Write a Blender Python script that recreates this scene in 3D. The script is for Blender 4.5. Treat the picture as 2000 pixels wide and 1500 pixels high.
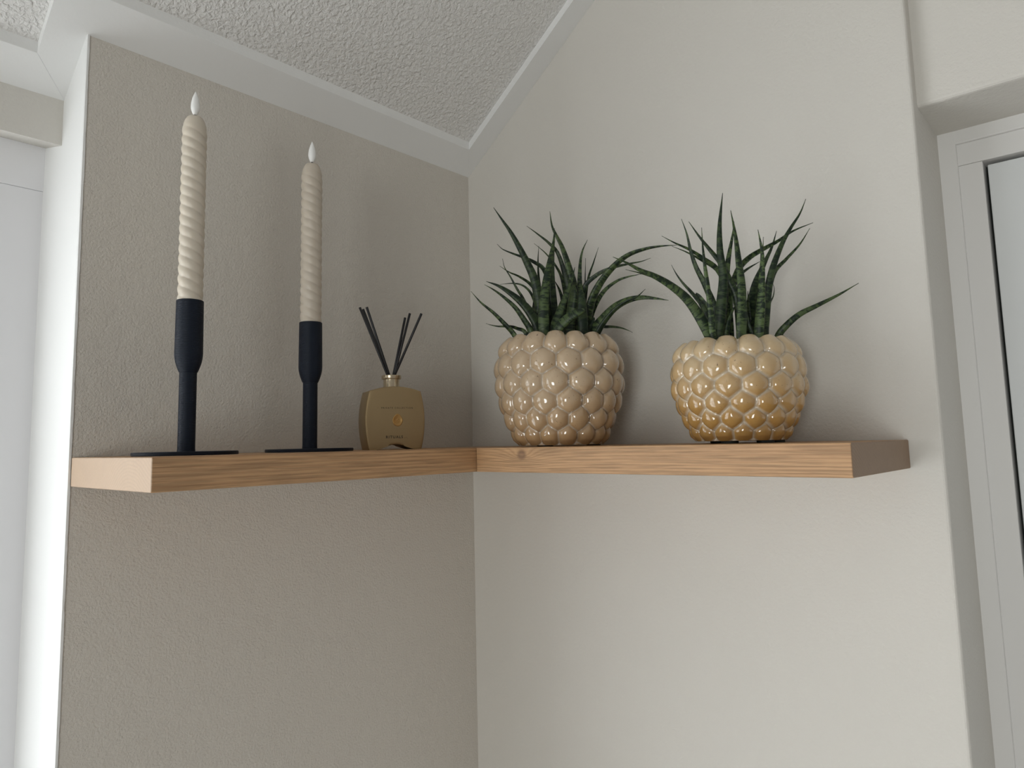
import bpy, bmesh, math, random
from mathutils import Vector, Matrix, noise

for o in list(bpy.data.objects):
    bpy.data.objects.remove(o, do_unlink=True)
scene = bpy.context.scene
COL = scene.collection
random.seed(7)

# ------------------------------------------------------------------ camera
FPX = 1372.205
CAM = Vector((-0.746338, -0.726712, 0.005902))
YAW, PITCH, ROLL = 0.734067, 0.108818, -0.0212395
PPX, PPY = 972.635, 713.491
_f = Vector((math.cos(YAW) * math.cos(PITCH), math.sin(YAW) * math.cos(PITCH), math.sin(PITCH)))
_r = Vector((math.sin(YAW), -math.cos(YAW), 0))
_u = _r.cross(_f)
_c, _s = math.cos(ROLL), math.sin(ROLL)
RIGHT = _c * _r + _s * _u
UP = -_s * _r + _c * _u
FWD = _f
cd = bpy.data.cameras.new('camera')
cd.sensor_width = 36
cd.sensor_fit = 'HORIZONTAL'
cd.lens = FPX / 2000 * 36
cd.shift_x = (1000 - PPX) / 2000
cd.shift_y = -(750 - PPY) / 2000
cd.clip_start = 0.02
cam = bpy.data.objects.new('camera', cd)
COL.objects.link(cam)
M = Matrix.Identity(4)
for i in range(3):
    M[i][0], M[i][1], M[i][2], M[i][3] = RIGHT[i], UP[i], -FWD[i], CAM[i]
cam.matrix_world = M
scene.camera = cam

# ------------------------------------------------------------------ light
world = bpy.data.worlds.new('world')
scene.world = world
world.use_nodes = True
bg = world.node_tree.nodes['Background']
bg.inputs[0].default_value = (1.0, 0.97, 0.93, 1)
bg.inputs[1].default_value = 0.27


def area(name, loc, target, sx, sy, power, col):
    l = bpy.data.lights.new(name, 'AREA')
    l.shape = 'RECTANGLE'
    l.size, l.size_y = sx, sy
    l.energy = power
    l.color = col
    o = bpy.data.objects.new(name, l)
    COL.objects.link(o)
    o.location = loc
    d = Vector(target) - Vector(loc)
    o.rotation_euler = d.to_track_quat('-Z', 'Y').to_euler()
    return o


# daylight through the glazed garden door, just outside its panes
area('daylight', (-1.3325, 0.190, -0.4965), (-1.3325, -1.0, -0.4965), 1.375, 1.557, 19.5, (0.945, 0.985, 1.0))
# daylight through the window across the room, behind the photographer's left shoulder
area('daylight_far', (-2.60, -1.20, -0.35), (0.0, -0.4, -0.20), 0.65, 0.95, 18, (0.97, 1.0, 0.98))

scene.view_settings.view_transform = 'Standard'
scene.view_settings.look = 'None'
scene.view_settings.gamma = 1
scene.view_settings.use_curve_mapping = False
scene.view_settings.exposure = -0.06

# ------------------------------------------------------------------ helpers


def at(u, v, depth):
    """point seen at (u, v) in the photograph, depth metres in front of the camera"""
    return CAM + depth * (FWD + RIGHT * ((u - PPX) / FPX) - UP * ((v - PPY) / FPX))


def mesh_obj(name, bm, mat, parent=None, smooth=False):
    me = bpy.data.meshes.new(name)
    bmesh.ops.recalc_face_normals(bm, faces=bm.faces)
    bm.to_mesh(me)
    bm.free()
    if smooth:
        for p in me.polygons:
            p.use_smooth = True
    if mat:
        me.materials.append(mat)
    o = bpy.data.objects.new(name, me)
    COL.objects.link(o)
    if parent:
        o.parent = parent
    return o


def data_obj(name, verts, faces, mat, parent=None, smooth=True):
    me = bpy.data.meshes.new(name)
    me.from_pydata([tuple(v) for v in verts], [], faces)
    me.update()
    if smooth:
        for p in me.polygons:
            p.use_smooth = True
    me.materials.append(mat)
    o = bpy.data.objects.new(name, me)
    COL.objects.link(o)
    if parent:
        o.parent = parent
    return o


def empty(name, loc, rz=0, label=None, cat=None, group=None):
    o = bpy.data.objects.new(name, None)
    COL.objects.link(o)
    o.empty_display_size = 0.02
    o.location = loc
    o.rotation_euler = (0, 0, rz)
    if label:
        tag(o, label, cat, group)
    return o


def tag(o, label, cat=None, group=None):
    o['label'] = label
    if cat:
        o['category'] = cat
    if group:
        o['group'] = group
    return o


def struct(o, label=None):
    o['kind'] = 'structure'
    if label:
        o['label'] = label
    return o


def add_box(bm, lo, hi):
    vs = [bm.verts.new((x, y, z)) for x in (lo[0], hi[0]) for y in (lo[1], hi[1]) for z in (lo[2], hi[2])]
    for f in ((0, 1, 3, 2), (4, 6, 7, 5), (0, 4, 5, 1), (2, 3, 7, 6), (0, 2, 6, 4), (1, 5, 7, 3)):
        bm.faces.new([vs[i] for i in f])
    return vs


def bevel_all(bm, w, seg=2):
    bmesh.ops.bevel(bm, geom=list(bm.edges), offset=w, segments=seg, affect='EDGES', profile=0.5)


def box(name, lo, hi, mat, parent=None, bev=0.0, seg=2):
    bm = bmesh.new()
    add_box(bm, lo, hi)
    if bev:
        bmesh.ops.recalc_face_normals(bm, faces=bm.faces)
        bevel_all(bm, bev, seg)
    return mesh_obj(name, bm, mat, parent)


def prism(name, poly, axis, a, b, mat, parent=None, bev=0):
    """poly in the two other axes, extruded along axis from a to b"""
    bm = bmesh.new()
    def mk(p, t):
        q = list(p)
        q.insert(axis, t)
        return bm.verts.new(q)
    A = [mk(p, a) for p in poly]
    B = [mk(p, b) for p in poly]
    bm.faces.new(A)
    bm.faces.new(B[::-1])
    n = len(poly)
    for i in range(n):
        bm.faces.new((A[i], B[i], B[(i + 1) % n], A[(i + 1) % n]))
    bmesh.ops.recalc_face_normals(bm, faces=bm.faces)
    if bev:
        bevel_all(bm, bev)
    return mesh_obj(name, bm, mat, parent)


def lathe(name, prof, mat, parent=None, n=64, smooth=True, sharp=35):
    """prof: list of (r, z); closed at axis where r == 0"""
    bm = bmesh.new()
    rings = []
    for r, z in prof:
        if r < 1e-7:
            rings.append([bm.verts.new((0, 0, z))])
        else:
            rings.append([bm.verts.new((r * math.cos(2 * math.pi * k / n), r * math.sin(2 * math.pi * k / n), z)) for k in range(n)])
    for a, b in zip(rings, rings[1:]):
        for k in range(n):
            k2 = (k + 1) % n
            if len(a) == 1 and len(b) == 1:
                continue
            if len(a) == 1:
                bm.faces.new((a[0], b[k2], b[k]))
            elif len(b) == 1:
                bm.faces.new((a[k], a[k2], b[0]))
            else:
                bm.faces.new((a[k], a[k2], b[k2], b[k]))
    o = mesh_obj(name, bm, mat, parent, smooth)
    if smooth:
        sharpen(o, sharp)
    return o


def sharpen(o, deg):
    me = o.data
    bm = bmesh.new()
    bm.from_mesh(me)
    for e in bm.edges:
        if len(e.link_faces) == 2 and e.calc_face_angle(0) > math.radians(deg):
            e.smooth = False
    bm.to_mesh(me)
    bm.free()


# ------------------------------------------------------------------ materials
class NT:
    def __init__(self, name, base=(0.8, 0.8, 0.8), rough=0.5, **kw):
        self.m = bpy.data.materials.new(name)
        self.m.use_nodes = True
        self.t = self.m.node_tree
        self.b = self.t.nodes['Principled BSDF']
        self.set('Base Color', (*base, 1))
        self.set('Roughness', rough)
        for k, v in kw.items():
            self.set(k, v)

    def set(self, k, v):
        self.b.inputs[k].default_value = v

    def n(self, typ, **kw):
        nd = self.t.nodes.new(typ)
        for k, v in kw.items():
            if k.startswith('i_'):
                key = k[2:].replace('_', ' ')
                nd.inputs[key].default_value = v
            else:
                setattr(nd, k, v)
        return nd

    def l(self, a, b):
        self.t.links.new(a, b)

    def coord(self, out='Object', scale=(1, 1, 1), loc=(0, 0, 0)):
        tc = self.n('ShaderNodeTexCoord')
        mp = self.n('ShaderNodeMapping')
        mp.inputs['Scale'].default_value = scale
        mp.inputs['Location'].default_value = loc
        self.l(tc.outputs[out], mp.inputs['Vector'])
        return mp.outputs[0]

    def noise(self, vec, scale, detail=2, rough=0.5, dist=0.0):
        nd = self.n('ShaderNodeTexNoise')
        nd.inputs['Scale'].default_value = scale
        nd.inputs['Detail'].default_value = detail
        nd.inputs['Roughness'].default_value = rough
        nd.inputs['Distortion'].default_value = dist
        if vec is not None:
            self.l(vec, nd.inputs['Vector'])
        return nd.outputs['Fac']

    def ramp(self, fac, stops, interp='LINEAR'):
        r = self.n('ShaderNodeValToRGB')
        r.color_ramp.interpolation = interp
        el = r.color_ramp.elements
        while len(el) < len(stops):
            el.new(0.5)
        for e, (p, c) in zip(el, stops):
            e.position = p
            e.color = (*c, 1) if len(c) == 3 else c
        self.l(fac, r.inputs[0])
        return r.outputs[0]

    def mix(self, fac, a, b, blend='MIX'):
        nd = self.n('ShaderNodeMix', data_type='RGBA', blend_type=blend)
        for sock, v in ((nd.inputs[0], fac), (nd.inputs[6], a), (nd.inputs[7], b)):
            if hasattr(v, 'links'):
                self.l(v, sock)
            else:
                sock.default_value = v if isinstance(v, (int, float)) else (*v, 1)
        return nd.outputs[2]

    def math(self, op, a, b=None):
        nd = self.n('ShaderNodeMath', operation=op)
        for i, v in enumerate((a, b)):
            if v is None:
                continue
            if hasattr(v, 'links'):
                self.l(v, nd.inputs[i])
            else:
                nd.inputs[i].default_value = v
        return nd.outputs[0]

    def bump(self, h, strength, dist):
        nd = self.n('ShaderNodeBump')
        nd.inputs['Strength'].default_value = strength
        nd.inputs['Distance'].default_value = dist
        self.l(h, nd.inputs['Height'])
        self.l(nd.outputs[0], self.b.inputs['Normal'])

    def color(self, s):
        self.l(s, self.b.inputs['Base Color'])


def plaster(name, col, bscale, bdist, strength=0.6):
    t = NT(name, col, 0.75)
    v = t.coord()
    n1 = t.noise(v, bscale, 3, 0.6)
    n2 = t.noise(v, bscale * 0.18, 2, 0.5)
    h = t.math('ADD', n1, t.math('MULTIPLY', n2, 0.8))
    t.bump(h, strength, bdist)
    big = t.noise(v, 6, 2)
    t.color(t.mix(t.math('MULTIPLY', big, 0.12), col, tuple(c * 0.86 for c in col)))
    return t.m


WALL = plaster('wall_paint', (0.68, 0.640, 0.580), 400, 0.0023, 0.6)
WALL2 = plaster('wall_paint_smooth', (0.69, 0.665, 0.615), 260, 0.0016, 0.4)
WHITE = plaster('white_paint', (0.86, 0.865, 0.855), 120, 0.0008, 0.3)


def stucco():
    t = NT('ceiling_stucco', (0.83, 0.82, 0.80), 0.8)
    v = t.coord()
    n1 = t.noise(v, 230, 2, 0.5, 0.4)
    r = t.ramp(n1, [(0.36, (0, 0, 0)), (0.70, (1, 1, 1))])
    n2 = t.noise(v, 520, 2, 0.5)
    t.bump(t.math('ADD', r, t.math('MULTIPLY', n2, 0.25)), 0.8, 0.0018)
    return t.m


STUCCO = stucco()


def gloss_white():
    t = NT('white_lacquer', (0.78, 0.77, 0.75), 0.35)
    v = t.coord(scale=(1, 1, 0.15))
    t.bump(t.noise(v, 160, 2), 0.12, 0.0006)
    return t.m


LACQ = gloss_white()
LACQ_COOL = NT('cool_white_lacquer', (0.86, 0.86, 0.88), 0.4).m
PANEL = NT('pale_grey_panel', (0.74, 0.76, 0.76), 0.3).m
SEAL = NT('black_rubber', (0.012, 0.018, 0.014), 0.6).m
GLASS = NT('window_glass', (1, 1, 1), 0.0, **{'Transmission Weight': 1.0, 'IOR': 1.0}).m


def oak(name, length_axis, seed, end_center, end_col, knot=None):
    """annual rings around a long axis: straight grain on the faces, arcs on the ends"""
    t = NT(name, (0.5, 0.3, 0.15), 0.55)
    sc = [1, 1, 1]
    sc[length_axis] = 0.030
    v0 = t.coord(scale=tuple(sc), loc=(seed, seed * 1.7, seed * 0.3))
    wob = t.n('ShaderNodeTexNoise')
    wob.inputs['Scale'].default_value = 26
    wob.inputs['Detail'].default_value = 2
    t.l(v0, wob.inputs['Vector'])
    sub = t.n('ShaderNodeVectorMath', operation='SUBTRACT')
    t.l(wob.outputs['Color'], sub.inputs[0])
    sub.inputs[1].default_value = (0.5, 0.5, 0.5)
    scl = t.n('ShaderNodeVectorMath', operation='SCALE')
    t.l(sub.outputs[0], scl.inputs[0])
    scl.inputs['Scale'].default_value = 0.009
    base = t.coord(scale=tuple(0.0 if i == length_axis else 1.0 for i in range(3)), loc=end_center)
    add = t.n('ShaderNodeVectorMath', operation='ADD')
    t.l(base, add.inputs[0])
    t.l(scl.outputs[0], add.inputs[1])
    last = add
    if knot:                       # growth lines swerve round the knot
        kd = t.n('ShaderNodeVectorMath', operation='DISTANCE')
        t.l(t.coord(scale=(0.25, 0.42, 1.0)), kd.inputs[0])
        kd.inputs[1].default_value = (knot[0] * 0.25, knot[1] * 0.42, knot[2])
        w_ = t.math('DIVIDE', 1.0, t.math('ADD', 1.0, t.math('POWER', t.math('DIVIDE', kd.outputs['Value'], 0.008), 2.0)))
        kv = t.n('ShaderNodeVectorMath', operation='SCALE')
        kv.inputs[0].default_value = (0.010, 0.0, 0.010)
        t.l(w_, kv.inputs['Scale'])
        last = t.n('ShaderNodeVectorMath', operation='ADD')
        t.l(add.outputs[0], last.inputs[0])
        t.l(kv.outputs[0], last.inputs[1])
    ln = t.n('ShaderNodeVectorMath', operation='LENGTH')
    t.l(last.outputs[0], ln.inputs[0])
    rings = t.math('FRACT', t.math('MULTIPLY', ln.outputs['Value'], 330))
    fine = t.noise(v0, 620, 3, 0.65)
    mid = t.noise(v0, 60, 3, 0.55)
    c = t.ramp(rings, [(0.0, (0.40, 0.218, 0.103)), (0.45, (0.575, 0.350, 0.178)), (0.82, (0.50, 0.287, 0.138)), (1.0, (0.31, 0.158, 0.073))])
    c = t.mix(0.38, c, t.ramp(mid, [(0.3, (0.40, 0.228, 0.115)), (0.7, (0.60, 0.37, 0.195))]))
    geo = t.n('ShaderNodeTexCoord')
    sp = t.n('ShaderNodeSeparateXYZ')
    t.l(geo.outputs['Normal'], sp.inputs[0])
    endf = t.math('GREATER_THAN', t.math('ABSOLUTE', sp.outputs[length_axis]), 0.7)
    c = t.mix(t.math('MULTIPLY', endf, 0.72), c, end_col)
    pores = t.ramp(fine, [(0.42, (0.55, 0.55, 0.55)), (0.56, (1, 1, 1))])
    c = t.mix(t.math('SUBTRACT', 0.60, t.math('MULTIPLY', endf, 0.52)), c, pores, 'MULTIPLY')
    t.oakc = c
    t.ring = rings
    t.bump(fine, 0.15, 0.0006)
    t.color(c)
    return t


OAK_L = oak('oak_board_grain', 0, 0.37, (0, 0.05, 0.030), (0.47, 0.365, 0.275))
OAK_R = oak('oak_board_grain_knotted', 1, 2.11, (0.10, 0, 0.022), (0.22, 0.155, 0.108), (-0.1791 / 2, 0.128, 0.0185))  # end colour darkened, with the shade away from the window put into it
NAVY = None


def navy():
    t = NT('blue_black_printed_plastic', (0.0062, 0.0105, 0.0205), 0.50, **{'Specular IOR Level': 0.22})
    tc = t.n('ShaderNodeTexCoord')
    sep = t.n('ShaderNodeSeparateXYZ')
    t.l(tc.outputs['Object'], sep.inputs[0])
    s = t.math('SINE', t.math('MULTIPLY', sep.outputs['Z'], 2 * math.pi / 0.0011))
    n = t.noise(tc.outputs['Object'], 300, 2)
    t.bump(t.math('ADD', s, n), 0.5, 0.00012)
    return t.m


NAVY = navy()


def wax(name, col):
    t = NT(name, col, 0.42, **{'Subsurface Weight': 0.25, 'Subsurface Scale': 0.004})
    t.b.inputs['Subsurface Radius'].default_value = (1.0, 0.8, 0.6)
    v = t.coord()
    n = t.noise(v, 40, 3)
    t.color(t.mix(n, tuple(c * 0.93 for c in col), tuple(min(1, c * 1.06) for c in col)))
    t.bump(t.noise(v, 500, 2), 0.08, 0.0003)
    return t.m


WAX = wax('ivory_wax', (0.63, 0.565, 0.47))
WAX_SHADED = wax('ivory_wax_shaded', (0.565, 0.50, 0.415))  # same wax, with the second candle's shade put into the colour
FLAME = NT('white_flame_plastic', (0.90, 0.90, 0.88), 0.3).m
BLACK = NT('black_wick', (0.01, 0.01, 0.01), 0.5).m


def gold():
    t = NT('champagne_gold_lacquer', (0.40, 0.295, 0.16), 0.40, Metallic=0.75)
    v = t.coord()
    t.bump(t.noise(v, 900, 2), 0.1, 0.0001)
    t.l(t.math('ADD', t.math('MULTIPLY', t.noise(v, 45, 2), 0.14), 0.34), t.b.inputs['Roughness'])
    return t.m


GOLD = gold()
NECK = NT('polished_champagne_metal', (0.58, 0.49, 0.35), 0.25, Metallic=0.9).m
MEDAL = NT('amber_gold_medallion', (0.52, 0.31, 0.11), 0.35, Metallic=0.7).m
INK = NT('dark_brown_print', (0.035, 0.025, 0.016), 0.5).m
REED = NT('black_reed', (0.008, 0.008, 0.010), 0.45).m
SOIL = NT('dark_potting_soil', (0.03, 0.02, 0.014), 0.95).m


def glaze(name, dome_top, dome_low, groove, zmid, zspan, blotch):
    t = NT(name, dome_top, 0.10, **{'Coat Weight': 1.0, 'Coat Roughness': 0.03, 'Specular IOR Level': 0.7})
    tc = t.n('ShaderNodeTexCoord')
    sep = t.n('ShaderNodeSeparateXYZ')
    t.l(tc.outputs['Object'], sep.inputs[0])
    v = tc.outputs['Object']
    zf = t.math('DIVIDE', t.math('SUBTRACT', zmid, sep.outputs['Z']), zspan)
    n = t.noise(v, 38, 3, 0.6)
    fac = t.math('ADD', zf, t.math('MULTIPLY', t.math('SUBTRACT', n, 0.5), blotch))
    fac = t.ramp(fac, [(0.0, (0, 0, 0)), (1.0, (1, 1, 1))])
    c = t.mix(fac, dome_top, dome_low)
    at_ = t.n('ShaderNodeAttribute', attribute_name='groove')
    c = t.mix(at_.outputs['Fac'], c, groove)
    specks = t.ramp(t.noise(v, 520, 1, 0.4), [(0.70, (0, 0, 0)), (0.76, (1, 1, 1))])
    gate = t.ramp(t.noise(v, 30, 2), [(0.48, (0, 0, 0)), (0.62, (1, 1, 1))])
    c = t.mix(t.math('MULTIPLY', t.math('MULTIPLY', specks, gate), 0.8), c, (0.10, 0.06, 0.03))
    t.color(c)
    t.bump(t.noise(v, 90, 2), 0.12, 0.0012)
    return t.m


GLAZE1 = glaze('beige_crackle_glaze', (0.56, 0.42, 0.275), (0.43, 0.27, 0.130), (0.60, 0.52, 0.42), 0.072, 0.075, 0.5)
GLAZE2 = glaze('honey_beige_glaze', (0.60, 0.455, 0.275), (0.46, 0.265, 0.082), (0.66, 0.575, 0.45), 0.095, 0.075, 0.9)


def leaf_mat():
    t = NT('banded_leaf_green', (0.02, 0.05, 0.03), 0.42, **{'Specular IOR Level': 0.35})
    uv = t.n('ShaderNodeUVMap')
    sep = t.n('ShaderNodeSeparateXYZ')
    t.l(uv.outputs[0], sep.inputs[0])
    oi = t.n('ShaderNodeObjectInfo')
    comb = t.n('ShaderNodeCombineXYZ')
    t.l(t.math('MULTIPLY', sep.outputs['X'], 0.9), comb.inputs[0])
    t.l(t.math('MULTIPLY', sep.outputs['Y'], 210), comb.inputs[1])
    t.l(t.math('MULTIPLY', oi.outputs['Random'], 60), comb.inputs[2])
    n = t.n('ShaderNodeTexNoise')
    n.inputs['Scale'].default_value = 1.0
    n.inputs['Detail'].default_value = 3
    n.inputs['Roughness'].default_value = 0.68
    n.inputs['Distortion'].default_value = 0.4
    t.l(comb.outputs[0], n.inputs['Vector'])
    band = t.ramp(n.outputs['Fac'], [(0.45, (0, 0, 0)), (0.57, (1, 1, 1))])
    amt = t.math('ADD', t.math('MULTIPLY', oi.outputs['Random'], 0.7), 0.27)
    c = t.mix(t.math('MULTIPLY', band, amt), (0.0070, 0.0185, 0.0085), (0.092, 0.138, 0.048))
    t.color(c)
    t.bump(n.outputs['Fac'], 0.12, 0.0008)
    return t.m


LEAF = leaf_mat()

# ------------------------------------------------------------------ room shell
L1, L2, D, T, W = 0.5288, 0.5677, 0.1791, 0.0264, 0.5955
H0, SLOPE = 0.4105, 0.7423
HEAD = 0.322
YH, YF = 0.0620, 0.1176
XH, XF = 0.0180, 0.1080
FLOOR = -1.75
TB = 0.009 / math.cos(math.atan(SLOPE))


def top(y):
    return H0 - SLOPE * y


# wall with the long shelf arm: face at y = 0, free end at x = -L1
nz = 90
bm = bmesh.new()
prism_pts = [(-L1, 0.0), (0.16, 0.0), (0.16, 0.30), (-L1, 0.30)]
lo_ = [bm.verts.new((x, y, FLOOR)) for x, y in prism_pts]
hi_ = [bm.verts.new((x, y, top(y) + 0.010)) for x, y in prism_pts]
bm.faces.new(lo_)
bm.faces.new(hi_)
for i in range(4):
    bm.faces.new((lo_[i], lo_[(i + 1) % 4], hi_[(i + 1) % 4], hi_[i]))
wl = struct(mesh_obj('wall_left', bm, WALL), 'greige plastered wall stub behind the candles')

# thin white painted return on the free end of that wall, with a hand-cut paint edge
bm = bmesh.new()
n = 260
rows = []
for k in range(n + 1):
    z = FLOOR + (top(0) + 0.008 - FLOOR) * k / n
    j = 0.0007 * noise.noise(Vector((3.1, 0.2, z * 140))) + 0.0006 * noise.noise(Vector((1.1, 5.2, z * 35)))
    zz = z
    rows.append([bm.verts.new((-L1 + 0.0008 + 0.6 * j, -0.0008, zz)), bm.verts.new((-L1 - 0.0012, -0.0008 + 0.3 * j, zz)),
                 bm.verts.new((-L1 - 0.0018, 0.0010, zz)), bm.verts.new((-L1 - 0.0018, YF + 0.02, min(zz, top(YF) + 0.002)))])
for a, b in zip(rows, rows[1:]):
    for i in range(3):
        bm.faces.new((a[i], a[i + 1], b[i + 1], b[i]))
struct(mesh_obj('wall_reveal', bm, WHITE), 'bright white painted end of the wall stub beside the window')

# wall with the plant shelf: face at x = 0, free end at y = -W
def slope_block(name, x0, x1, ya, yb, z0, mat, extra=0.010):
    bm = bmesh.new()
    a = [bm.verts.new((x, y, z0)) for x, y in ((x0, ya), (x1, ya), (x1, yb), (x0, yb))]
    b = [bm.verts.new((x, y, top(y) + extra)) for x, y in ((x0, ya), (x1, ya), (x1, yb), (x0, yb))]
    bm.faces.new(a)
    bm.faces.new(b)
    for i in range(4):
        bm.faces.new((a[i], a[(i + 1) % 4], b[(i + 1) % 4], b[i]))
    bmesh.ops.recalc_face_normals(bm, faces=bm.faces)
    return bm


bm = slope_block('wall_right', 0.0, 0.16, 0.0, -W, FLOOR, WALL2)
es = [e for e in bm.edges if all(abs(v.co.x) < 1e-6 and abs(v.co.y + W) < 1e-6 for v in e.verts)]
bmesh.ops.bevel(bm, geom=es, offset=0.003, segments=3, affect='EDGES', profile=0.5)
struct(mesh_obj('wall_right', bm, WALL2), 'smooth off-white wall behind the potted plants')
bm = slope_block('wall_right_header', XH, 0.16, -W, -1.9, HEAD, WALL2)
es = [e for e in bm.edges if all(abs(v.co.x - XH) < 1e-6 and abs(v.co.z - HEAD) < 1e-6 for v in e.verts)]
bmesh.ops.bevel(bm, geom=es, offset=0.004, segments=3, affect='EDGES', profile=0.5)
struct(mesh_obj('wall_header', bm, WALL2), 'off-white wall above the door recess')

# header above the garden door on the left
bm = bmesh.new()
sec = [(YH, 0.3165), (YF, 0.3305), (0.30, 0.3305), (0.30, top(0.30) + 0.01), (YH, top(YH) + 0.01)]
A_ = [bm.verts.new((-2.6, y, z)) for y, z in sec]
B_ = [bm.verts.new((-L1, y, z)) for y, z in sec]
bm.faces.new(A_)
bm.faces.new(B_)
for i in range(5):
    bm.faces.new((A_[i], A_[(i + 1) % 5], B_[(i + 1) % 5], B_[i]))
struct(mesh_obj('wall_lintel', bm, WALL2), 'plain lintel strip above the window frame, left of the wall stub')

# sloping stucco ceiling
bm = bmesh.new()
ya, yb = 0.30, -1.9
cs = []
for dz in (TB, TB + 0.08):
    cs.append([bm.verts.new((x, y, top(y) + dz)) for x, y in ((-2.6, ya), (0.16, ya), (0.16, yb), (-2.6, yb))])
bm.faces.new(cs[0])
bm.faces.new(cs[1])
for i in range(4):
    bm.faces.new((cs[0][i], cs[0][(i + 1) % 4], cs[1][(i + 1) % 4], cs[1][i]))
struct(mesh_obj('ceiling', bm, STUCCO), 'sloping white stucco ceiling')

# flat battens round the edge of the ceiling
BW = 0.0335


def batten(name, poly, drop, label):
    bm = bmesh.new()
    a = [bm.verts.new((x, y, top(y) - drop)) for x, y in poly]
    b = [bm.verts.new((x, y, top(y) + TB + 0.001)) for x, y in poly]
    bm.faces.new(a)
    bm.faces.new(b)
    n = len(poly)
    for i in range(n):
        bm.faces.new((a[i], a[(i + 1) % n], b[(i + 1) % n], b[i]))
    bmesh.ops.recalc_face_normals(bm, faces=bm.faces)
    bevel_all(bm, 0.00025, 2)
    return struct(mesh_obj(name, bm, WHITE), label)


batten('trim_1', [(-L1 - 0.001, 0), (0, 0), (-0.0318, -BW), (-L1 - 0.0355, -BW)], 0.0002, 'white ceiling batten along the candle wall')
batten('trim_2', [(0, 0), (0, -1.3), (-0.0318, -1.3), (-0.0318, -BW)], 0.0004, 'white ceiling batten rising up the plant wall')
batten('trim_3', [(-L1 - 0.001, 0), (-L1 - 0.0355, -BW), (-L1 - 0.0355, YH - BW), (-L1 - 0.001, YH)], 0.0, 'short white ceiling batten turning the corner above the wall end')
batten('trim_4', [(-L1 - 0.001, YH), (-L1 - 0.0355, YH - BW), (-2.5, YH - BW), (-2.5, YH)], 0.0003, 'white ceiling batten above the window')

box('floor', (-2.6, -3.2, FLOOR - 0.05), (0.16, 0.3, FLOOR), NT('pale_floor', (0.36, 0.33, 0.30), 0.5).m)
struct(bpy.data.objects['floor'], 'pale floor far below the shelf')

# glazed garden door at the left, seen only by its white hinge side
w1 = empty('window_1', (-1.3, YF, FLOOR))
struct(w1, 'white window frame at the left edge beside the wall end')


def wpart(name, lo, hi, mat, bev=0.0015):
    bm = bmesh.new()
    off = Vector((-1.3, YF, FLOOR))
    add_box(bm, Vector(lo) - off, Vector(hi) - off)
    if bev:
        bmesh.ops.recalc_face_normals(bm, faces=bm.faces)
        bevel_all(bm, bev)
    return mesh_obj(name, bm, mat, w1)


XR = -L1 - 0.0016
wpart('top_rail', (-2.12, YF, 0.2825), (XR, YF + 0.06, 0.3315), LACQ_COOL, 0.0003)
wpart('stile', (XR - 0.115, YF + 0.0012, FLOOR), (XR, YF + 0.06, 0.2823), LACQ_COOL, 0.0003)
wpart('stile', (-2.12, YF + 0.0012, FLOOR), (-2.02, YF + 0.06, 0.2823), LACQ_COOL, 0.0003)
wpart('mullion', (-1.36, YF + 0.0012, -1.27), (-1.27, YF + 0.06, 0.2823), LACQ_COOL, 0.0003)
wpart('bottom_rail', (-2.02, YF + 0.0012, FLOOR), (XR - 0.115, YF + 0.06, FLOOR + 0.12), LACQ_COOL)
wpart('kick_panel', (-2.02, YF + 0.006, FLOOR + 0.12), (XR - 0.115, YF + 0.05, -1.27), LACQ_COOL, 0.0003)
wpart('pane', (-1.27, YF + 0.028, -1.27), (XR - 0.115, YF + 0.034, 0.2822), GLASS, 0)
wpart('pane', (-2.02, YF + 0.028, -1.27), (-1.36, YF + 0.034, 0.2822), GLASS, 0)

# door in the recess at the right
d1 = empty('door_1', (XF, -1.0, FLOOR))
struct(d1, 'white framed door with pale grey panel in the recess at the right edge')


def dpart(name, lo, hi, mat, bev=0.0012):
    bm = bmesh.new()
    off = Vector((XF, -1.0, FLOOR))
    add_box(bm, Vector(lo) - off, Vector(hi) - off)
    if bev:
        bmesh.ops.recalc_face_normals(bm, faces=bm.faces)
        bevel_all(bm, bev)
    return mesh_obj(name, bm, mat, d1)


yA, yB, yC = -W + 0.004, -0.6115, -0.6325
dpart('outer_stile', (XF, yB, FLOOR), (XF + 0.05, yA, HEAD + 0.004), LACQ, 0.0012)
dpart('outer_rail', (XF + 0.0004, -1.7, 0.3075), (XF + 0.05, yB + 0.003, HEAD + 0.004), LACQ, 0.0012)
dpart('inner_stile', (XF + 0.005, yC, FLOOR), (XF + 0.05, yB + 0.004, 0.2847), LACQ, 0.0006)
dpart('inner_rail', (XF + 0.0046, -1.7, 0.2849), (XF + 0.05, yB + 0.004, 0.312), LACQ, 0.0006)
dpart('seal', (XF + 0.030, -1.7, FLOOR), (XF + 0.05, yC, 0.2849), SEAL, 0)
dpart('leaf_panel', (XF + 0.011, -1.68, FLOOR + 0.01), (XF + 0.045, yC - 0.0032, 0.2812), PANEL, 0.001)

# ------------------------------------------------------------------ oak corner shelf, two boards
def board(name, lo, hi, mat, label):
    c = Vector(((lo[0] + hi[0]) / 2, (lo[1] + hi[1]) / 2, lo[2]))
    o = box(name, Vector(lo) - c, Vector(hi) - c, mat, None, 0.0011, 3)
    o.location = c
    tag(o, label, 'shelf', 'oak corner shelf')
    return o


board('shelf_board', (-L1 + 0.001, -D, -T), (-0.0005, -0.0006, 0), OAK_L.m, 'oak shelf board under the two candle holders and the gold bottle')
t = OAK_R
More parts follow.
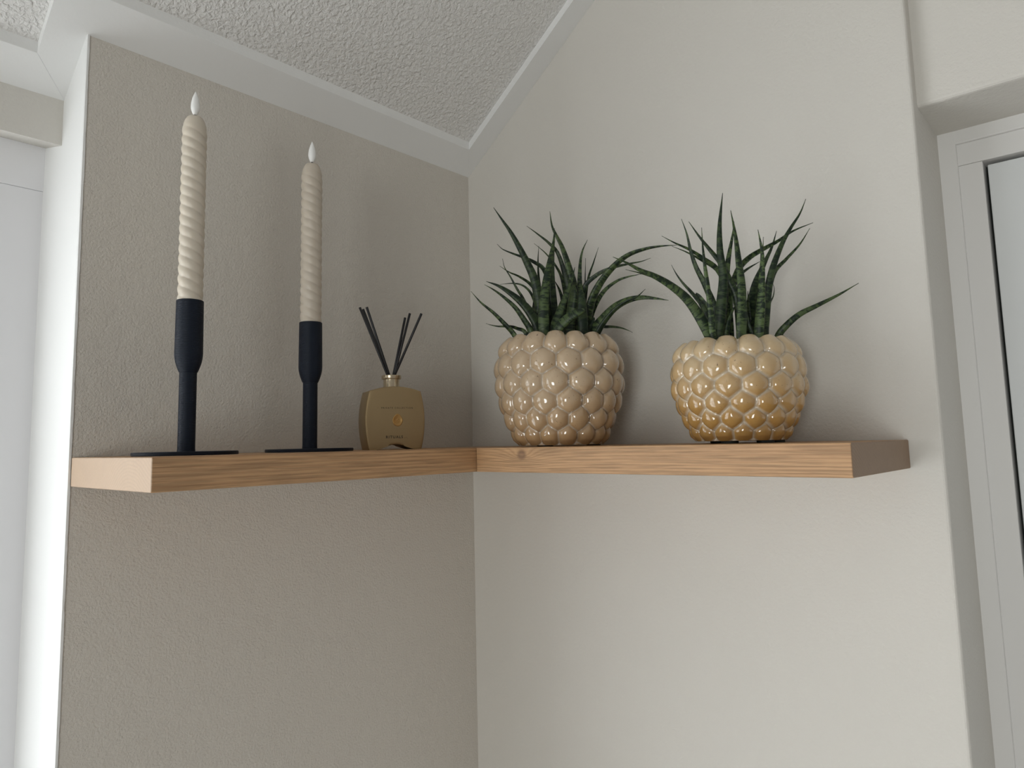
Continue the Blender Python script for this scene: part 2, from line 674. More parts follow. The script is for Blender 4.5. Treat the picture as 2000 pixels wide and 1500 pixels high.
# knot in the front edge
vv = t.coord(loc=(0, 0, 0))
KN = Vector((-D / 2, 0.128, 0.0185))
dist = t.n('ShaderNodeVectorMath', operation='DISTANCE')
scl2 = t.coord(scale=(0.2, 1, 1.25))
t.l(scl2, dist.inputs[0])
dist.inputs[1].default_value = (KN.x * 0.2, KN.y, KN.z * 1.25)
kf = t.ramp(dist.outputs['Value'], [(0.0, (0.5, 0.5, 0.5)), (0.0016, (0.35, 0.35, 0.35)), (0.0028, (1, 1, 1)), (0.0036, (0.75, 0.75, 0.75)), (0.0058, (0, 0, 0))])
t.color(t.mix(kf, t.oakc, (0.13, 0.065, 0.038)))
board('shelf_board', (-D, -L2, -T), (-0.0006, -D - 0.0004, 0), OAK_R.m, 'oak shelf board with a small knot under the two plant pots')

# ------------------------------------------------------------------ candle holders and candles
def holder(x, y, s, label, hs=1.0):
    e = empty('candle_holder', (x, y, 0), 0, label, 'candle holder', 'blue-black candle holders')
    R0 = 0.0475 * s
    lathe('base_disc', [(0, 0), (R0 - 0.0005, 0), (R0, 0.0005), (R0, 0.0028), (R0 - 0.0005, 0.0033), (0, 0.0033)], NAVY, e, 96)
    h = 0.1405 * hs
    rs, rh = 0.0080 * s, 0.01260 * s
    pr = [(0, 0.002), (rs * 1.03, 0.0034), (rs, 0.006), (rs, h * 0.535)]
    lathe('stem', pr + [(0, h * 0.535)], NAVY, e, 48)
    z0, z1 = h * 0.530, h * 0.655
    prof = [(0, z0), (rs + 0.0004, z0)]
    for k in range(1, 9):
        a = k / 8
        prof.append((rs + 0.0004 + (rh - rs) * math.sin(a * math.pi / 2) ** 0.9, z0 + (z1 - z0) * a))
    prof += [(rh, h - 0.0005), (rh - 0.0004, h), (rh - 0.0007, h), (rh - 0.0008, h - 0.001), (rh - 0.0008, h - 0.03), (0, h - 0.03)]
    lathe('cup', prof, NAVY, e, 64)
    return e, h, rh


def candle(x, y, z, s, length, rot, mat, label, lean=(0, 0)):
    e = empty('twisted_candle', (x, y, z), 0, label, 'candle', 'twisted ivory candles')
    e.rotation_euler = (lean[0], lean[1], 0)
    R0 = 0.01165 * s
    n, starts, lead = 72, 3, 0.0300 * s
    m = int(length / 0.0007)
    verts, faces = [], []
    for i in range(m + 1):
        zz = length * i / m
        q = (length - zz) / (0.0190 * s)
        taper = 1.0
        if q < 1:
            taper = 0.40 + 0.60 * math.sqrt(max(0, 1 - (1 - q) ** 1.9))
        amp = 0.105 * min(1, max(0, (length - zz - 0.006) / 0.014)) * 1.0
        low = max(0.0, min(1.0, zz / 0.012))
        for k in range(n):
            a = 2 * math.pi * k / n
            ph = starts * (a + rot + 2 * math.pi * zz / lead)
            c = abs(math.sin(ph / 2))
            r = R0 * taper * (1 - amp * (0.25 + 0.75 * low) * (1 - c ** 0.8))
            verts.append((r * math.cos(a), r * math.sin(a), zz))
    for i in range(m):
        for k in range(n):
            k2 = (k + 1) % n
            faces.append((i * n + k, i * n + k2, (i + 1) * n + k2, (i + 1) * n + k))
    verts.append((0, 0, length + 0.0004))
    verts.append((0, 0, 0))
    for k in range(n):
        faces.append((m * n + k, m * n + (k + 1) % n, len(verts) - 2))
        faces.append(((k + 1) % n, k, len(verts) - 1))
    data_obj('wax_body', verts, faces, mat, e)
    lathe('wick', [(0, length - 0.001), (0.0013, length - 0.001), (0.0013, length + 0.004), (0, length + 0.004)], BLACK, e, 16)
    fh, fr = 0.0250 * s, 0.00425 * s
    prof = [(0.0, length + 0.0024), (0.0016, length + 0.0020)]
    for k in range(1, 24):
        a = k / 24
        prof.append((fr * min(1, (0.42 + 0.58 * math.sin(min(1, a / 0.34) * math.pi / 2))) * (1 - max(0, (a - 0.30) / 0.70) ** 2.1), length + 0.0020 + fh * a))
    prof.append((0, length + 0.0020 + fh))
    fl = lathe('flame_tip', prof, FLAME, e, 32, True, 80)
    fl['label'] = 'white plastic flame'
    return e


def on_plane_y(u, v, y):
    d = FWD + RIGHT * ((u - PPX) / FPX) - UP * ((v - PPY) / FPX)
    return CAM + d * ((y - CAM.y) / d.y)


def on_plane_x(u, v, x):
    d = FWD + RIGHT * ((u - PPX) / FPX) - UP * ((v - PPY) / FPX)
    return CAM + d * ((x - CAM.x) / d.x)


pA = on_plane_y(363.5, 880, -0.084)
eA, hA, rA = holder(pA.x, pA.y, 0.945, 'blue-black candle holder at the free end of the shelf, holding the taller-looking candle', 1.015)
candle(pA.x, pA.y, hA - 0.028, 0.965, 0.0285 + 0.1785, 0.4, WAX, 'twisted ivory candle nearest the white wall end', )
pB = on_plane_y(605, 877, -0.082)
eB, hB, rB = holder(pB.x, pB.y, 0.945, 'blue-black candle holder beside the gold reed diffuser', 0.975)
candle(pB.x, pB.y, hB - 0.028, 0.965, 0.0285 + 0.1755, 1.5, WAX_SHADED, 'twisted ivory candle, shade in its colour, nearer the gold diffuser bottle')

# ------------------------------------------------------------------ reed diffuser
pD = on_plane_y(765, 872, -0.084)
tocam = Vector((CAM.x - pD.x, CAM.y - pD.y, 0)).normalized()
side = Vector((-tocam.y, tocam.x, 0))
rgt = side if side.dot(RIGHT) > 0 else -side
nrm = (math.cos(math.radians(15)) * tocam + math.sin(math.radians(15)) * rgt).normalized()
rz = math.atan2(nrm.y, nrm.x) + math.pi / 2       # local -Y is the front
bot = empty('reed_diffuser', (pD.x, pD.y, 0), rz, 'champagne gold diffuser bottle with arched base and black reeds', 'diffuser bottle')
BWID, BHT, BDP = 0.0700, 0.0720, 0.036


def bottle_outline():
    hw = BWID / 2
    pts = []
    xt, zt, zc = hw * 0.865, BHT * 0.925, BHT * 1.0
    def arc(p0, pm, p1, n):      # quadratic through three points
        out = []
        for k in range(n):
            t_ = k / n
            c = (2 * pm[0] - 0.5 * (p0[0] + p1[0]), 2 * pm[1] - 0.5 * (p0[1] + p1[1]))
            out.append(((1 - t_) ** 2 * p0[0] + 2 * t_ * (1 - t_) * c[0] + t_ * t_ * p1[0],
                        (1 - t_) ** 2 * p0[1] + 2 * t_ * (1 - t_) * c[1] + t_ * t_ * p1[1]))
        return out
    xb = hw * 0.875
    pts += arc((-xt, zt), (0, zc), (xt, zt), 24)
    pts += arc((xt, zt), (hw, BHT * 0.46), (xb, 0.0), 24)
    pts += [(xb, 0.0)]
    a0 = hw * 0.70
    for k in range(0, 25):
        x = a0 - 2 * a0 * k / 24
        pts.append((x, 0.0056 * (0.5 + 0.5 * math.cos(math.pi * x / a0)) ** 0.9))
    pts.append((-xb, 0.0))
    pts += arc((-xb, 0.0), (-hw, BHT * 0.46), (-xt, zt), 24)[1:]
    return pts


pts = bottle_outline()
bm = bmesh.new()
cz = BHT * 0.5


def ring(y, inset):
    out = []
    for x, z in pts:
        bow = SAG * max(0.0, 0.80 - (x / (BWID / 2)) ** 2) * (1 if y > 0 else -1) * (1 if abs(y) > hd - 0.0012 else 0.45 if abs(y) > hd - 0.002 else 0)
        dx, dz = -x, cz - z
        l = math.hypot(dx, dz)
        out.append(bm.verts.new((x + dx / l * inset, y + bow, z + (dz / l * inset if z > 0.004 or inset == 0 else 0))))
    return out


hd = BDP / 2
SAG = 0.0022
rings = [ring(-hd, 0.0016), ring(-hd + 0.0003, 0.0007), ring(-hd + 0.0009, 0.0002), ring(-hd + 0.0018, 0.0), ring(hd - 0.0018, 0.0), ring(hd - 0.0009, 0.0002), ring(hd - 0.0003, 0.0007), ring(hd, 0.0016)]
n = len(pts)
for a, b in zip(rings, rings[1:]):
    for k in range(n):
        bm.faces.new((a[k], a[(k + 1) % n], b[(k + 1) % n], b[k]))
for base_, sgn in ((rings[0], -1), (rings[-1], 1)):
    prev_ = base_
    for sc_ in (0.93, 0.8, 0.6, 0.4, 0.2, 0.06):
        cur = []
        for v0 in base_:
            x, z = v0.co.x * sc_, cz + (v0.co.z - cz) * sc_
            cur.append(bm.verts.new((x, sgn * (hd + SAG * (0.80 - (x / (BWID / 2)) ** 2)), z)))
        for k in range(n):
            bm.faces.new((prev_[k], prev_[(k + 1) % n], cur[(k + 1) % n], cur[k]))
        prev_ = cur
    bm.faces.new(prev_)
body = mesh_obj('body', bm, GOLD, bot, True)
sharpen(body, 28)
nk = lathe('neck', [(0, BHT - 0.003), (0.0100, BHT - 0.003), (0.0098, BHT + 0.0005), (0.0093, BHT + 0.0015), (0.0093, BHT + 0.0092), (0.0110, BHT + 0.0096),
                    (0.0114, BHT + 0.0102), (0.0114, BHT + 0.0136), (0.0110, BHT + 0.0141), (0.0078, BHT + 0.0141), (0.0074, BHT + 0.0136), (0.0074, BHT + 0.002), (0, BHT + 0.002)], NECK, bot, 64)


def text(name, body_, size, x, z, spacing=1.0, bold=0.0):
    cu = bpy.data.curves.new(name, 'FONT')
    cu.body = body_
    cu.size = size
    cu.align_x = 'CENTER'
    cu.align_y = 'CENTER'
    cu.space_character = spacing
    cu.extrude = 0.00006
    cu.offset = bold
    cu.resolution_u = 3
    ob = bpy.data.objects.new(name, cu)
    COL.objects.link(ob)
    dg = bpy.context.evaluated_depsgraph_get()
    me = bpy.data.meshes.new_from_object(ob.evaluated_get(dg))
    bpy.data.objects.remove(ob, do_unlink=True)
    for v_ in me.vertices:
        v_.co.z += SAG * (0.80 - ((v_.co.x + x) / (BWID / 2)) ** 2)
    me.materials.clear()
    me.materials.append(INK)
    o = bpy.data.objects.new(name, me)
    COL.objects.link(o)
    o.parent = bot
    o.location = (x, -hd - 0.00005, z)
    o.rotation_euler = (math.pi / 2, 0, 0)
    o['label'] = 'small dark printed lettering'
    return o


text('lettering', '·  PRIVATE COLLECTION  ·', 0.00265, 0.0015, 0.0470, 1.45, 0.00002)
text('lettering', 'RITUALS', 0.0043, -0.0020, 0.0140, 1.28, 0.00008)
text('lettering', '. . .', 0.0043, 0.0112, 0.0140, 0.85, 0.00002)

# medallion: oval drop with raised rim and a small leaf motif
bm = bmesh.new()
N = 48
def drop(a, s):
    x, z = math.sin(a) * 0.0060 * s, math.cos(a) * 0.0068 * s
    if math.cos(a) > 0:
        x *= 1 - 0.22 * math.cos(a) ** 2
        z *= 1 + 0.12 * math.cos(a) ** 4
    return x, z
ringsm = []
for s, y in ((1.0, 0.0), (1.0, -0.0003), (0.93, -0.0006), (0.82, -0.0006), (0.76, -0.0003), (0.0, -0.0003)):
    if s == 0:
        ringsm.append([bm.verts.new((0, y, 0))])
    else:
        ringsm.append([bm.verts.new((drop(2 * math.pi * k / N, s)[0], y, drop(2 * math.pi * k / N, s)[1])) for k in range(N)])
for a, b in zip(ringsm, ringsm[1:]):
    for k in range(N):
        if len(b) == 1:
            bm.faces.new((a[k], a[(k + 1) % N], b[0]))
        else:
            bm.faces.new((a[k], a[(k + 1) % N], b[(k + 1) % N], b[k]))
md = mesh_obj('medallion', bm, MEDAL, bot, True)
md.location = (0.0018, -hd - SAG * 0.8 + 0.0001, 0.0330)
md['label'] = 'amber gold oval emblem'
bm = bmesh.new()
for (cx, cz_, l, ang, w) in ((-0.0012, -0.0002, 0.0030, 0.35, 0.0008), (0.0012, -0.0002, 0.0030, -0.35, 0.0008), (0, 0.0012, 0.0028, 0, 0.0008), (-0.0017, -0.0019, 0.0018, 1.1, 0.0006), (0.0017, -0.0019, 0.0018, -1.1, 0.0006), (0, -0.0022, 0.0022, 0, 0.0006)):
    mt = Matrix.Translation((cx, -0.0003, cz_)) @ Matrix.Rotation(-ang, 4, 'Y') @ Matrix.Diagonal((w, 0.0003, l / 2, 1))
    bmesh.ops.create_uvsphere(bm, u_segments=10, v_segments=8, radius=1, matrix=mt)
mo = mesh_obj('leaf_motif', bm, MEDAL, md, True)

# reeds: bases in the neck, tips where they fan out
dD = (Vector((pD.x, pD.y, 0.08)) - CAM).dot(FWD)


def c4(cx, cy):
    return 660 + cx / 4.1667, 580 + cy / 4.1667


reeds = [((178, 85), (398, 622), 0.000, 'outermost left black reed in the gold bottle, leaning far left'),
         ((205, 100), (406, 622), 0.018, 'hidden middle reed of the left-leaning trio in the gold bottle'),
         ((234, 82), (412, 622), -0.012, 'black reed of the left-leaning trio closest to the upright ones'),
         ((547, 168), (455, 622), 0.010, 'shortest-looking black reed, nearly upright, in the gold bottle'),
         ((586, 133), (462, 622), 0.004, 'middle black reed of the right-leaning trio in the gold bottle'),
         ((680, 135), (468, 622), -0.014, 'black reed leaning furthest right from the gold bottle')]
for i, (tip, base, dd, lab) in enumerate(reeds):
    b = at(*c4(*base), dD + dd * 0.15)
    tp = at(*c4(*tip), dD + dd)
    ax = (tp - b).normalized()
    # foot stands on the bottle's neck floor
    kk = (b.z - (BHT + 0.0035)) / ax.z
    b = b - ax * max(0.001, kk)
    ln = (tp - b).length
    r = 0.00145
    o = lathe('reed_stick', [(0, 0), (r * 0.9, 0), (r, 0.0003), (r, ln - 0.0003), (r * 0.9, ln), (0, ln)], REED, None, 12, True, 40)
    o.location = b
    o.rotation_euler = ax.to_track_quat('Z', 'Y').to_euler()
    tag(o, lab, 'reed', 'black diffuser reeds')

# ------------------------------------------------------------------ glazed bubble pots
def pot(x, y, R, H, prof, rows, cols, phase, amp, mat, label, feet, gw, z0):
    """prof: (height fraction, radius fraction); rows: centre heights as fractions of H"""
    e = empty('flower_pot', (x, y, 0), 0, label, 'plant pot', 'bubble-relief plant pots')
    ph = prof

    def rad(f):
        for (a, ra), (b, rb) in zip(ph, ph[1:]):
            if f <= b:
                t_ = (f - a) / (b - a)
                t2 = t_ * t_ * (3 - 2 * t_) * 0.4 + t_ * 0.6
                return ra + (rb - ra) * t2
        return ph[-1][1]
    # Catmull smoothing of the silhouette
    def radc(f):
        s, w = 0, 0
        for k in range(-4, 5):
            ff = min(1, max(0, f + k * 0.016))
            s += rad(ff)
            w += 1
        return s / w
    nA, nZ = cols * 22, 150
    cent = []
    rr = [rows[0] - 1.1 * (rows[1] - rows[0])] + list(rows) + [rows[-1] + 1.7 * (rows[-1] - rows[-2])]
    rnd = random.Random(int(phase * 1000))
    for i, zf in enumerate(rr):
        for k in range(cols):
            cent.append((i, (k + (0.5 if i % 2 else 0.0)) / cols * 2 * math.pi + phase + rnd.uniform(-0.03, 0.03), zf + rnd.uniform(-0.006, 0.006), rnd.uniform(0.9, 1.1)))
    byrow = {}
    for c in cent:
        byrow.setdefault(c[0], []).append(c)
    verts, faces, gr = [], [], []
    nrmls = []
    for j in range(nZ + 1):
        f = j / nZ
        fa_, fb_ = max(0, f - 0.03), min(1, f + 0.03)
        dr_, dz_ = (radc(fb_) - radc(fa_)) * R, (fb_ - fa_) * (H - z0)
        ll_ = math.hypot(dr_, dz_)
        nrmls.append((dz_ / ll_, -dr_ / ll_ if f > 0.5 else -0.5 * dr_ / ll_))
    for j in range(nZ + 1):
        f = j / nZ
        r0 = radc(f) * R
        for k in range(nA):
            a = 2 * math.pi * k / nA
            best = []
            for i, row in byrow.items():
                if abs(row[0][2] - f) > 0.40:
                    continue
                for c in row:
                    da = (a - c[1] + math.pi) % (2 * math.pi) - math.pi
                    if abs(da) > 0.75:
                        continue
                    dx = da * r0 * 1.05
                    dz = (f - c[2]) * H * 1.06
                    best.append((math.hypot(dx, dz), c[3], dx, dz))
            best.sort()
            d1_, s1, bx_, bz_ = best[0]
            d2_ = best[1][0]
            cell = 2 * math.pi * r0 / cols
            ed = (d2_ - d1_) / (cell * 0.80)
            q = min(1, max(0, (ed - gw * 0.30) / (1 - gw * 0.30)))
            dome = (0.42 * math.sqrt(max(0, 1 - (1 - q) ** 2)) + 0.58 * math.sqrt(max(0.0, 1 - (bx_ / (cell * 0.56)) ** 2 - (bz_ / (cell * 0.66)) ** 2))) * (1 - 0.14 * bz_ / (cell * 0.6))
            fade = min(1, max(0, (f - 0.005) / 0.05))
            h = amp * R * (dome * s1 - 0.55) * (0.35 + 0.65 * fade) * min(1.0, cell / (2 * math.pi * R * 0.8 / cols))
            nr, nz_ = nrmls[j]
            r = r0 + h * nr
            verts.append((r * math.cos(a), r * math.sin(a), max(z0, z0 + f * (H - z0) + h * nz_)))
            gr.append(max(0.0, 1 - ed / gw) ** 0.7 if ed < gw else 0.0)
    for j in range(nZ):
        for k in range(nA):
            k2 = (k + 1) % nA
            faces.append((j * nA + k, j * nA + k2, (j + 1) * nA + k2, (j + 1) * nA + k))
    # inner wall and underside
    base = len(verts)
    inner = [(ph[-1][1] * R - 0.006, H * 0.985), (ph[-1][1] * R - 0.009, H * 0.93), (ph[-1][1] * R - 0.009, H * 0.60)]
    prev = nZ * nA
    for r, z in inner:
        st = len(verts)
        for k in range(nA):
            a = 2 * math.pi * k / nA
            verts.append((r * math.cos(a), r * math.sin(a), z))
            gr.append(0.0)
        for k in range(nA):
            k2 = (k + 1) % nA
            faces.append((prev + k, prev + k2, st + k2, st + k))
        prev = st
    verts.append((0, 0, H * 0.60))
    gr.append(0)
    ci = len(verts) - 1
    for k in range(nA):
        faces.append((prev + k, prev + (k + 1) % nA, ci))
    verts.append((0, 0, z0))
    gr.append(0)
    ci = len(verts) - 1
    for k in range(nA):
        faces.append(((k + 1) % nA, k, ci))
    o = data_obj('pot_body', verts, faces, mat, e)
    at_ = o.data.attributes.new('groove', 'FLOAT', 'POINT')
    at_.data.foreach_set('value', gr)
    for fa in feet:
        rr_ = ph[0][1] * R * 0.80
        ft = lathe('foot_pad', [(0, 0), (0.0075, 0), (0.008, 0.0004), (0.008, z0 + 0.0006), (0, z0 + 0.0006)], SEAL, e, 20)
        ft.location = (rr_ * math.cos(fa), rr_ * math.sin(fa), 0)
    return e


PROF1 = [(0, 0.655), (0.04, 0.70), (0.16, 0.80), (0.33, 0.92), (0.5, 0.985), (0.64, 1.0), (0.78, 0.985), (0.9, 0.93), (0.96, 0.86), (1.0, 0.74)]
PROF2 = [(0, 0.665), (0.04, 0.71), (0.14, 0.78), (0.32, 0.91), (0.48, 0.98), (0.62, 1.0), (0.78, 0.985), (0.9, 0.92), (0.96, 0.85), (1.0, 0.74)]
c1 = on_plane_x(1095.5, 862, -0.100)
c2 = on_plane_x(1447, 860, -0.082)
R1, HT1 = 0.0705, 0.1235
R2, HT2 = 0.0605, 0.0985
BACK = math.atan2(FWD.y, FWD.x)
pot(c1.x, c1.y, R1, HT1, PROF1, [0.075, 0.215, 0.38, 0.555, 0.74, 0.93], 15, BACK + 0.08, 0.150, GLAZE1,
    'larger beige glazed bubble-relief pot next to the wall corner', [BACK + 0.5, BACK + 2.6, BACK + 4.7], 0.10, 0.0012)
pot(c2.x, c2.y, R2, HT2, PROF2, [0.065, 0.20, 0.35, 0.52, 0.715, 0.92], 15, BACK + 0.15, 0.145, GLAZE2,
    'smaller honey-coloured bubble-relief pot with pale grooves near the shelf end', [BACK + 2.5, BACK + 3.55, BACK + 4.15, BACK + 0.4], 0.20, 0.0024)

# ------------------------------------------------------------------ plants
def catmull(P, n):
    Q = [P[0] * 2 - P[1]] + P + [P[-1] * 2 - P[-2]]
    seg = len(P) - 1
    out = []
    for i in range(n + 1):
        t_ = i / n * seg
        k = min(seg - 1, int(t_))
        u = t_ - k
        a, b, c, d = Q[k], Q[k + 1], Q[k + 2], Q[k + 3]
        out.append(0.5 * ((2 * b) + (c - a) * u + (2 * a - 5 * b + 4 * c - d) * u * u + (3 * b - a - 3 * c + d) * u ** 3))
    return out


SEC = []
for k in range(13):
    a = math.pi * k / 12
    SEC.append((-math.cos(a) * 0.5, -0.30 * math.sin(a) ** 0.9))
for k in range(1, 8):
    a = math.pi * k / 8
    SEC.append((math.cos(a) * 0.5, -0.13 * math.sin(a)))


def leaf(plant, P, width, roll, blunt=False):
    n = 34
    C = catmull(P, n)
    ln = [0]
    for a, b in zip(C, C[1:]):
        ln.append(ln[-1] + (b - a).length)
    tot = ln[-1]
    verts, faces, uvs = [], [], []
    m = len(SEC)
    org = plant.location
    for i, p in enumerate(C):
        t_ = ln[i] / tot
        tan = (C[min(n, i + 1)] - C[max(0, i - 1)]).normalized()
        view = (p - CAM).normalized()
        sd = tan.cross(view)
        if sd.length < 1e-4:
            sd = RIGHT.copy()
        sd.normalize()
        nn = sd.cross(tan).normalized()
        rm = Matrix.Rotation(roll, 3, tan)
        sd, nn = rm @ sd, rm @ nn
        w = width * min(1.0, 0.72 + 1.1 * t_)
        if blunt:
            w *= (1 - t_ ** 5) ** 0.5
        else:
            w *= (1 - t_ ** 1.75) * 0.97 + 0.03
        w = max(w, 0.0005)
        for k, (a, b) in enumerate(SEC):
            verts.append(p + sd * (a * w) + nn * (b * w) - org)
            uvs.append((k / m * 2, ln[i]))
    for i in range(n):
        for k in range(m):
            k2 = (k + 1) % m
            faces.append((i * m + k, i * m + k2, (i + 1) * m + k2, (i + 1) * m + k))
    faces.append(tuple(range(m))[::-1])
    faces.append(tuple(n * m + k for k in range(m)))
    o = data_obj('leaf', verts, faces, LEAF, plant)
    uvl = o.data.uv_layers.new(name='UVMap')
    for lp in o.data.loops:
        uvl.data[lp.index].uv = uvs[lp.vertex_index]
    return o


def plant(c, R, H, leaves, scale, ox, oy, label):
    e = empty('snake_plant', (c.x, c.y, H * 0.86), 0, label, 'plant', 'potted snake plants')
    Ro = R * 0.74 - 0.009
    bm = bmesh.new()
    bmesh.ops.create_circle(bm, cap_ends=False, segments=40, radius=Ro)
    cv = bm.verts.new((0, 0, 0.003))
    ring_ = [v for v in bm.verts if v is not cv]
    low = [bm.verts.new((v.co.x, v.co.y, -0.02)) for v in ring_]
    for k in range(40):
        bm.faces.new((ring_[k], ring_[(k + 1) % 40], cv))
        bm.faces.new((ring_[k], low[k], low[(k + 1) % 40], ring_[(k + 1) % 40]))
    bm.faces.new(low)
    mesh_obj('soil', bm, SOIL, e)
    d0 = (Vector((c.x, c.y, H)) - CAM).dot(FWD)
    rnd = random.Random(len(leaves))
    for pts_, wpx, rd, td, *opt in leaves:
        px = [(ox + a / scale, oy + b / scale) for a, b in pts_]
        n = len(px) - 1
        # depth runs from the root to the tip (in pot radii, positive = towards the viewer)
        P = []
        for i, (u, v) in enumerate(px):
            t_ = i / n
            dep = d0 - R * (rd + (td - rd) * t_ ** 1.2)
            q = at(u, v, dep)
            if q.x > -0.010:
                d = q - CAM
                q = CAM + d * ((-0.010 - CAM.x) / d.x)
            P.append(q)
        # root goes on down into the soil inside the pot opening
        root = P[0].copy()
        off = Vector((root.x - c.x, root.y - c.y, 0))
        lim = Ro * 0.93
        if off.length > lim:
            off = off * (lim / off.length)
        soilp = Vector((c.x, c.y, H * 0.86 - 0.006)) + off * 0.93
        P = [soilp] + P
        wid = wpx / scale / FPX * d0
        leaf(e, P, wid, rnd.uniform(-0.5, 0.5) + (math.pi if rd < 0 else 0), bool(opt))
    return e


PL1 = [
    ([(480, 1345), (400, 1250), (290, 1140), (180, 1050), (90, 950)], 56, 0.1, 0.2),
    ([(580, 1330), (500, 1280), (430, 1262), (340, 1262), (270, 1250), (222, 1235)], 46, -0.1, -0.2),
    ([(620, 1310), (560, 1200), (480, 1090), (380, 1000), (290, 935), (210, 890)], 62, 0.35, 0.5),
    ([(690, 1290), (630, 1160), (540, 1050), (430, 960), (330, 900), (225, 862)], 112, 0.2, 0.2),
    ([(650, 1250), (560, 1030), (500, 930), (440, 820), (390, 740), (370, 660)], 44, -0.2, -0.2),
    ([(700, 1200), (640, 1000), (570, 910), (480, 880), (350, 888)], 48, -0.3, -0.4),
    ([(760, 1250), (690, 1000), (620, 890), (520, 820), (430, 780), (345, 725)], 60, -0.2, 0.0),
    ([(720, 1300), (695, 1050), (655, 850), (590, 700), (520, 560), (440, 420), (370, 320), (290, 205)], 104, 0.1, 0.0),
    ([(840, 1250), (800, 950), (740, 760), (650, 690), (560, 650), (450, 610), (370, 575), (322, 530)], 72, -0.2, -0.3),
    ([(740, 1310), (735, 1150), (745, 980), (770, 800), (800, 640), (825, 500), (832, 390)], 108, 0.5, 0.35),
    ([(760, 1250), (700, 900), (686, 700), (692, 545)], 52, -0.4, -0.5),
    ([(1030, 1300), (1010, 950), (960, 740), (900, 560), (850, 460), (810, 370), (790, 240)], 100, 0.0, 0.0),
    ([(1000, 1250), (940, 870), (865, 620), (780, 520), (700, 455), (640, 410), (585, 370)], 76, -0.3, -0.2),
    ([(960, 1250), (905, 870), (840, 720), (760, 620), (700, 565), (650, 525)], 56, -0.35, -0.4),
    ([(850, 1290), (830, 1050), (815, 800), (825, 560), (838, 420)], 72, -0.1, -0.2),
    ([(830, 1290), (880, 1130), (940, 970), (985, 850), (1012, 735)], 96, 0.4, 0.3),
    ([(1080, 1310), (1078, 1150), (1065, 1000), (1055, 860), (1060, 700), (1080, 590), (1125, 492)], 84, -0.1, -0.2),
    ([(1085, 1310), (1080, 1180), (1075, 1050), (1065, 930)], 92, 0.35, 0.3, 1),
    ([(1100, 1250), (1104, 850), (1108, 655)], 30, -0.4, -0.5),
    ([(1080, 1250), (1125, 870), (1180, 690), (1222, 560)], 50, -0.4, -0.4),
    ([(1110, 1290), (1155, 1050), (1235, 880), (1345, 740), (1480, 630), (1640, 572), (1780, 548), (1920, 540)], 92, 0.1, 0.6),
    ([(1060, 1200), (1090, 930), (1200, 810), (1330, 745), (1480, 708), (1600, 685), (1685, 655)], 66, -0.2, 0.3),
    ([(1130, 1280), (1180, 1100), (1270, 950), (1380, 862), (1480, 822), (1610, 795)], 66, -0.1, 0.4),
    ([(1200, 1290), (1270, 1190), (1370, 1090), (1480, 1030), (1600, 1005), (1720, 1012), (1845, 1030)], 104, 0.2, 0.6),
    ([(1230, 1290), (1340, 1140), (1450, 1050), (1560, 1000), (1638, 930)], 62, 0.4, 0.75),
    ([(1210, 1290), (1300, 1265), (1400, 1270), (1470, 1290), (1525, 1315)], 50, -0.3, -0.1),
    ([(860, 1300), (920, 1220), (1000, 1160), (1105, 1112)], 92, 0.65, 0.75, 1),
    ([(1130, 1300), (1155, 1240), (1185, 1180)], 70, 0.1, 0.1, 1),
    ([(900, 1290), (910, 1080), (880, 950), (830, 850)], 90, -0.2, -0.3),
    ([(970, 1290), (985, 1100), (1000, 960), (960, 840)], 96, 0.1, 0.1, 1),
    ([(790, 1300), (790, 1100), (800, 950), (790, 800)], 80, -0.2, -0.2),
    ([(660, 1300), (640, 1180), (650, 1050), (640, 930)], 70, -0.2, -0.3),
]
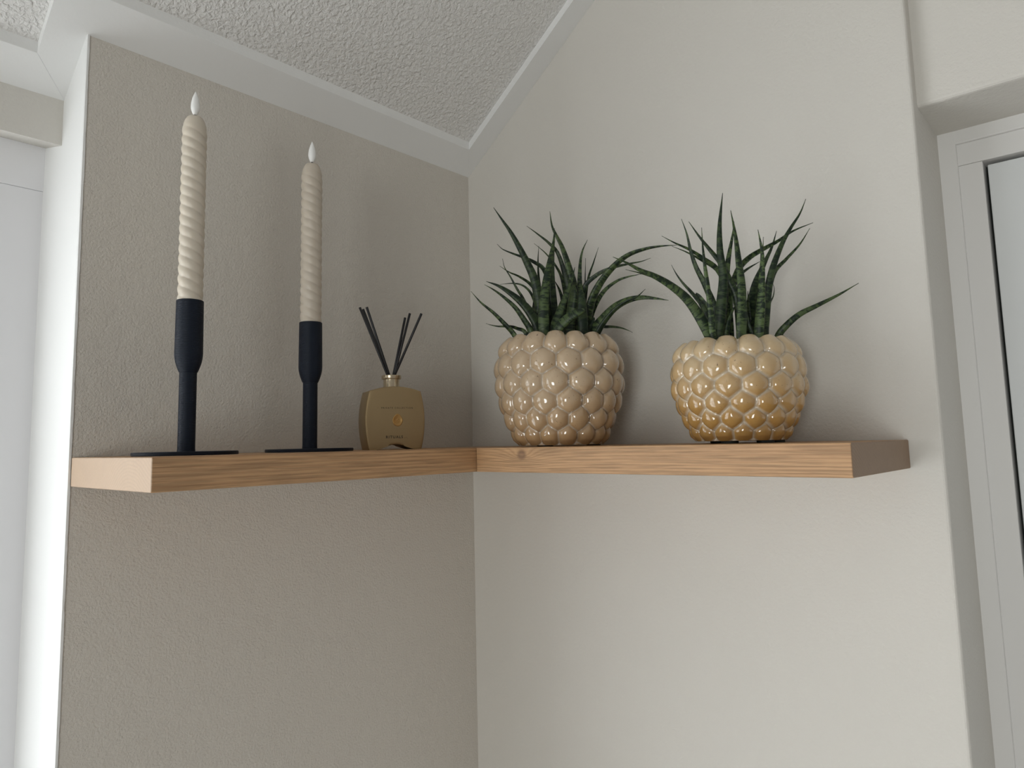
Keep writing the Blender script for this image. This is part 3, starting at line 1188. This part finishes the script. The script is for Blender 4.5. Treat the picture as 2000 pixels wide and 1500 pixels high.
PL2 = [
    ([(800, 1160), (720, 1000), (620, 860), (500, 760), (380, 690), (270, 645), (170, 590), (65, 545)], 88, 0.4, 0.6),
    ([(800, 1160), (690, 960), (570, 810), (430, 722), (300, 675), (160, 640)], 52, 0.1, 0.3),
    ([(830, 1150), (760, 950), (680, 840), (590, 740), (540, 670), (505, 605)], 52, 0.0, 0.0),
    ([(840, 1150), (780, 970), (730, 880), (690, 815)], 76, -0.1, -0.2, 1),
    ([(850, 1150), (835, 950), (760, 760), (690, 620), (650, 500), (620, 370), (580, 260)], 68, 0.1, 0.1),
    ([(820, 1150), (800, 950), (775, 750), (755, 600), (740, 460), (732, 325)], 54, 0.5, 0.5),
    ([(1030, 1150), (1000, 860), (940, 720), (880, 600), (800, 500), (720, 400), (635, 280)], 76, 0.1, 0.1),
    ([(950, 1150), (920, 800), (850, 640), (750, 560), (640, 490), (530, 440), (432, 388)], 66, -0.1, 0.0),
    ([(930, 1150), (910, 830), (860, 660), (740, 575), (620, 510), (510, 465)], 52, -0.25, -0.2),
    ([(855, 1150), (880, 900), (895, 700), (870, 500), (868, 300), (890, 65)], 90, 0.2, 0.1),
    ([(870, 1150), (905, 800), (930, 580), (965, 380), (976, 280)], 84, 0.0, 0.0),
    ([(1030, 1130), (1035, 950), (1030, 750), (1010, 580), (985, 380), (950, 195)], 88, 0.5, 0.4),
    ([(920, 1150), (945, 1000), (1000, 880)], 56, 0.3, 0.3),
    ([(1160, 1140), (1178, 900), (1185, 700), (1187, 520), (1155, 340)], 78, 0.45, 0.4),
    ([(1190, 1140), (1180, 800), (1190, 560), (1196, 395)], 50, 0.2, 0.2),
    ([(1200, 1140), (1225, 850), (1260, 650), (1330, 460), (1400, 330), (1470, 220), (1515, 110)], 74, 0.2, 0.3),
    ([(930, 1140), (945, 880), (1000, 660), (1080, 560), (1180, 495), (1300, 430), (1420, 350), (1570, 288)], 74, -0.1, 0.3),
    ([(1090, 1130), (1120, 800), (1200, 600), (1260, 470), (1295, 350)], 88, -0.2, -0.1),
    ([(1200, 1140), (1225, 880), (1275, 670), (1370, 560), (1470, 450), (1545, 330)], 62, -0.05, 0.3),
    ([(900, 1150), (930, 850), (980, 720), (1070, 640), (1170, 580)], 80, -0.3, -0.3),
    ([(1215, 1140), (1240, 920), (1270, 840), (1277, 780), (1262, 735)], 32, -0.3, -0.35),
    ([(1305, 1145), (1370, 1060), (1470, 975), (1600, 910), (1760, 830), (1912, 742)], 58, 0.1, 0.4),
    ([(1090, 1140), (1085, 1000), (1080, 800)], 76, -0.2, -0.2),
    ([(1205, 1140), (1215, 950), (1205, 720)], 76, 0.0, -0.1),
    ([(1120, 1150), (1090, 1060), (1075, 960)], 50, 0.3, 0.3),
    ([(1140, 1140), (1150, 900), (1155, 650)], 70, -0.2, -0.2),
]
plant(c1, R1, HT1, PL1, 4.5455, 900, 360, 'bushy dark green banded snake plant spilling over the larger beige pot by the corner')
plant(c2, R2, HT2, PL2, 3.8462, 1180, 360, 'upright dark green banded snake plant in the smaller honey-coloured pot')
bpy.context.view_layer.update()
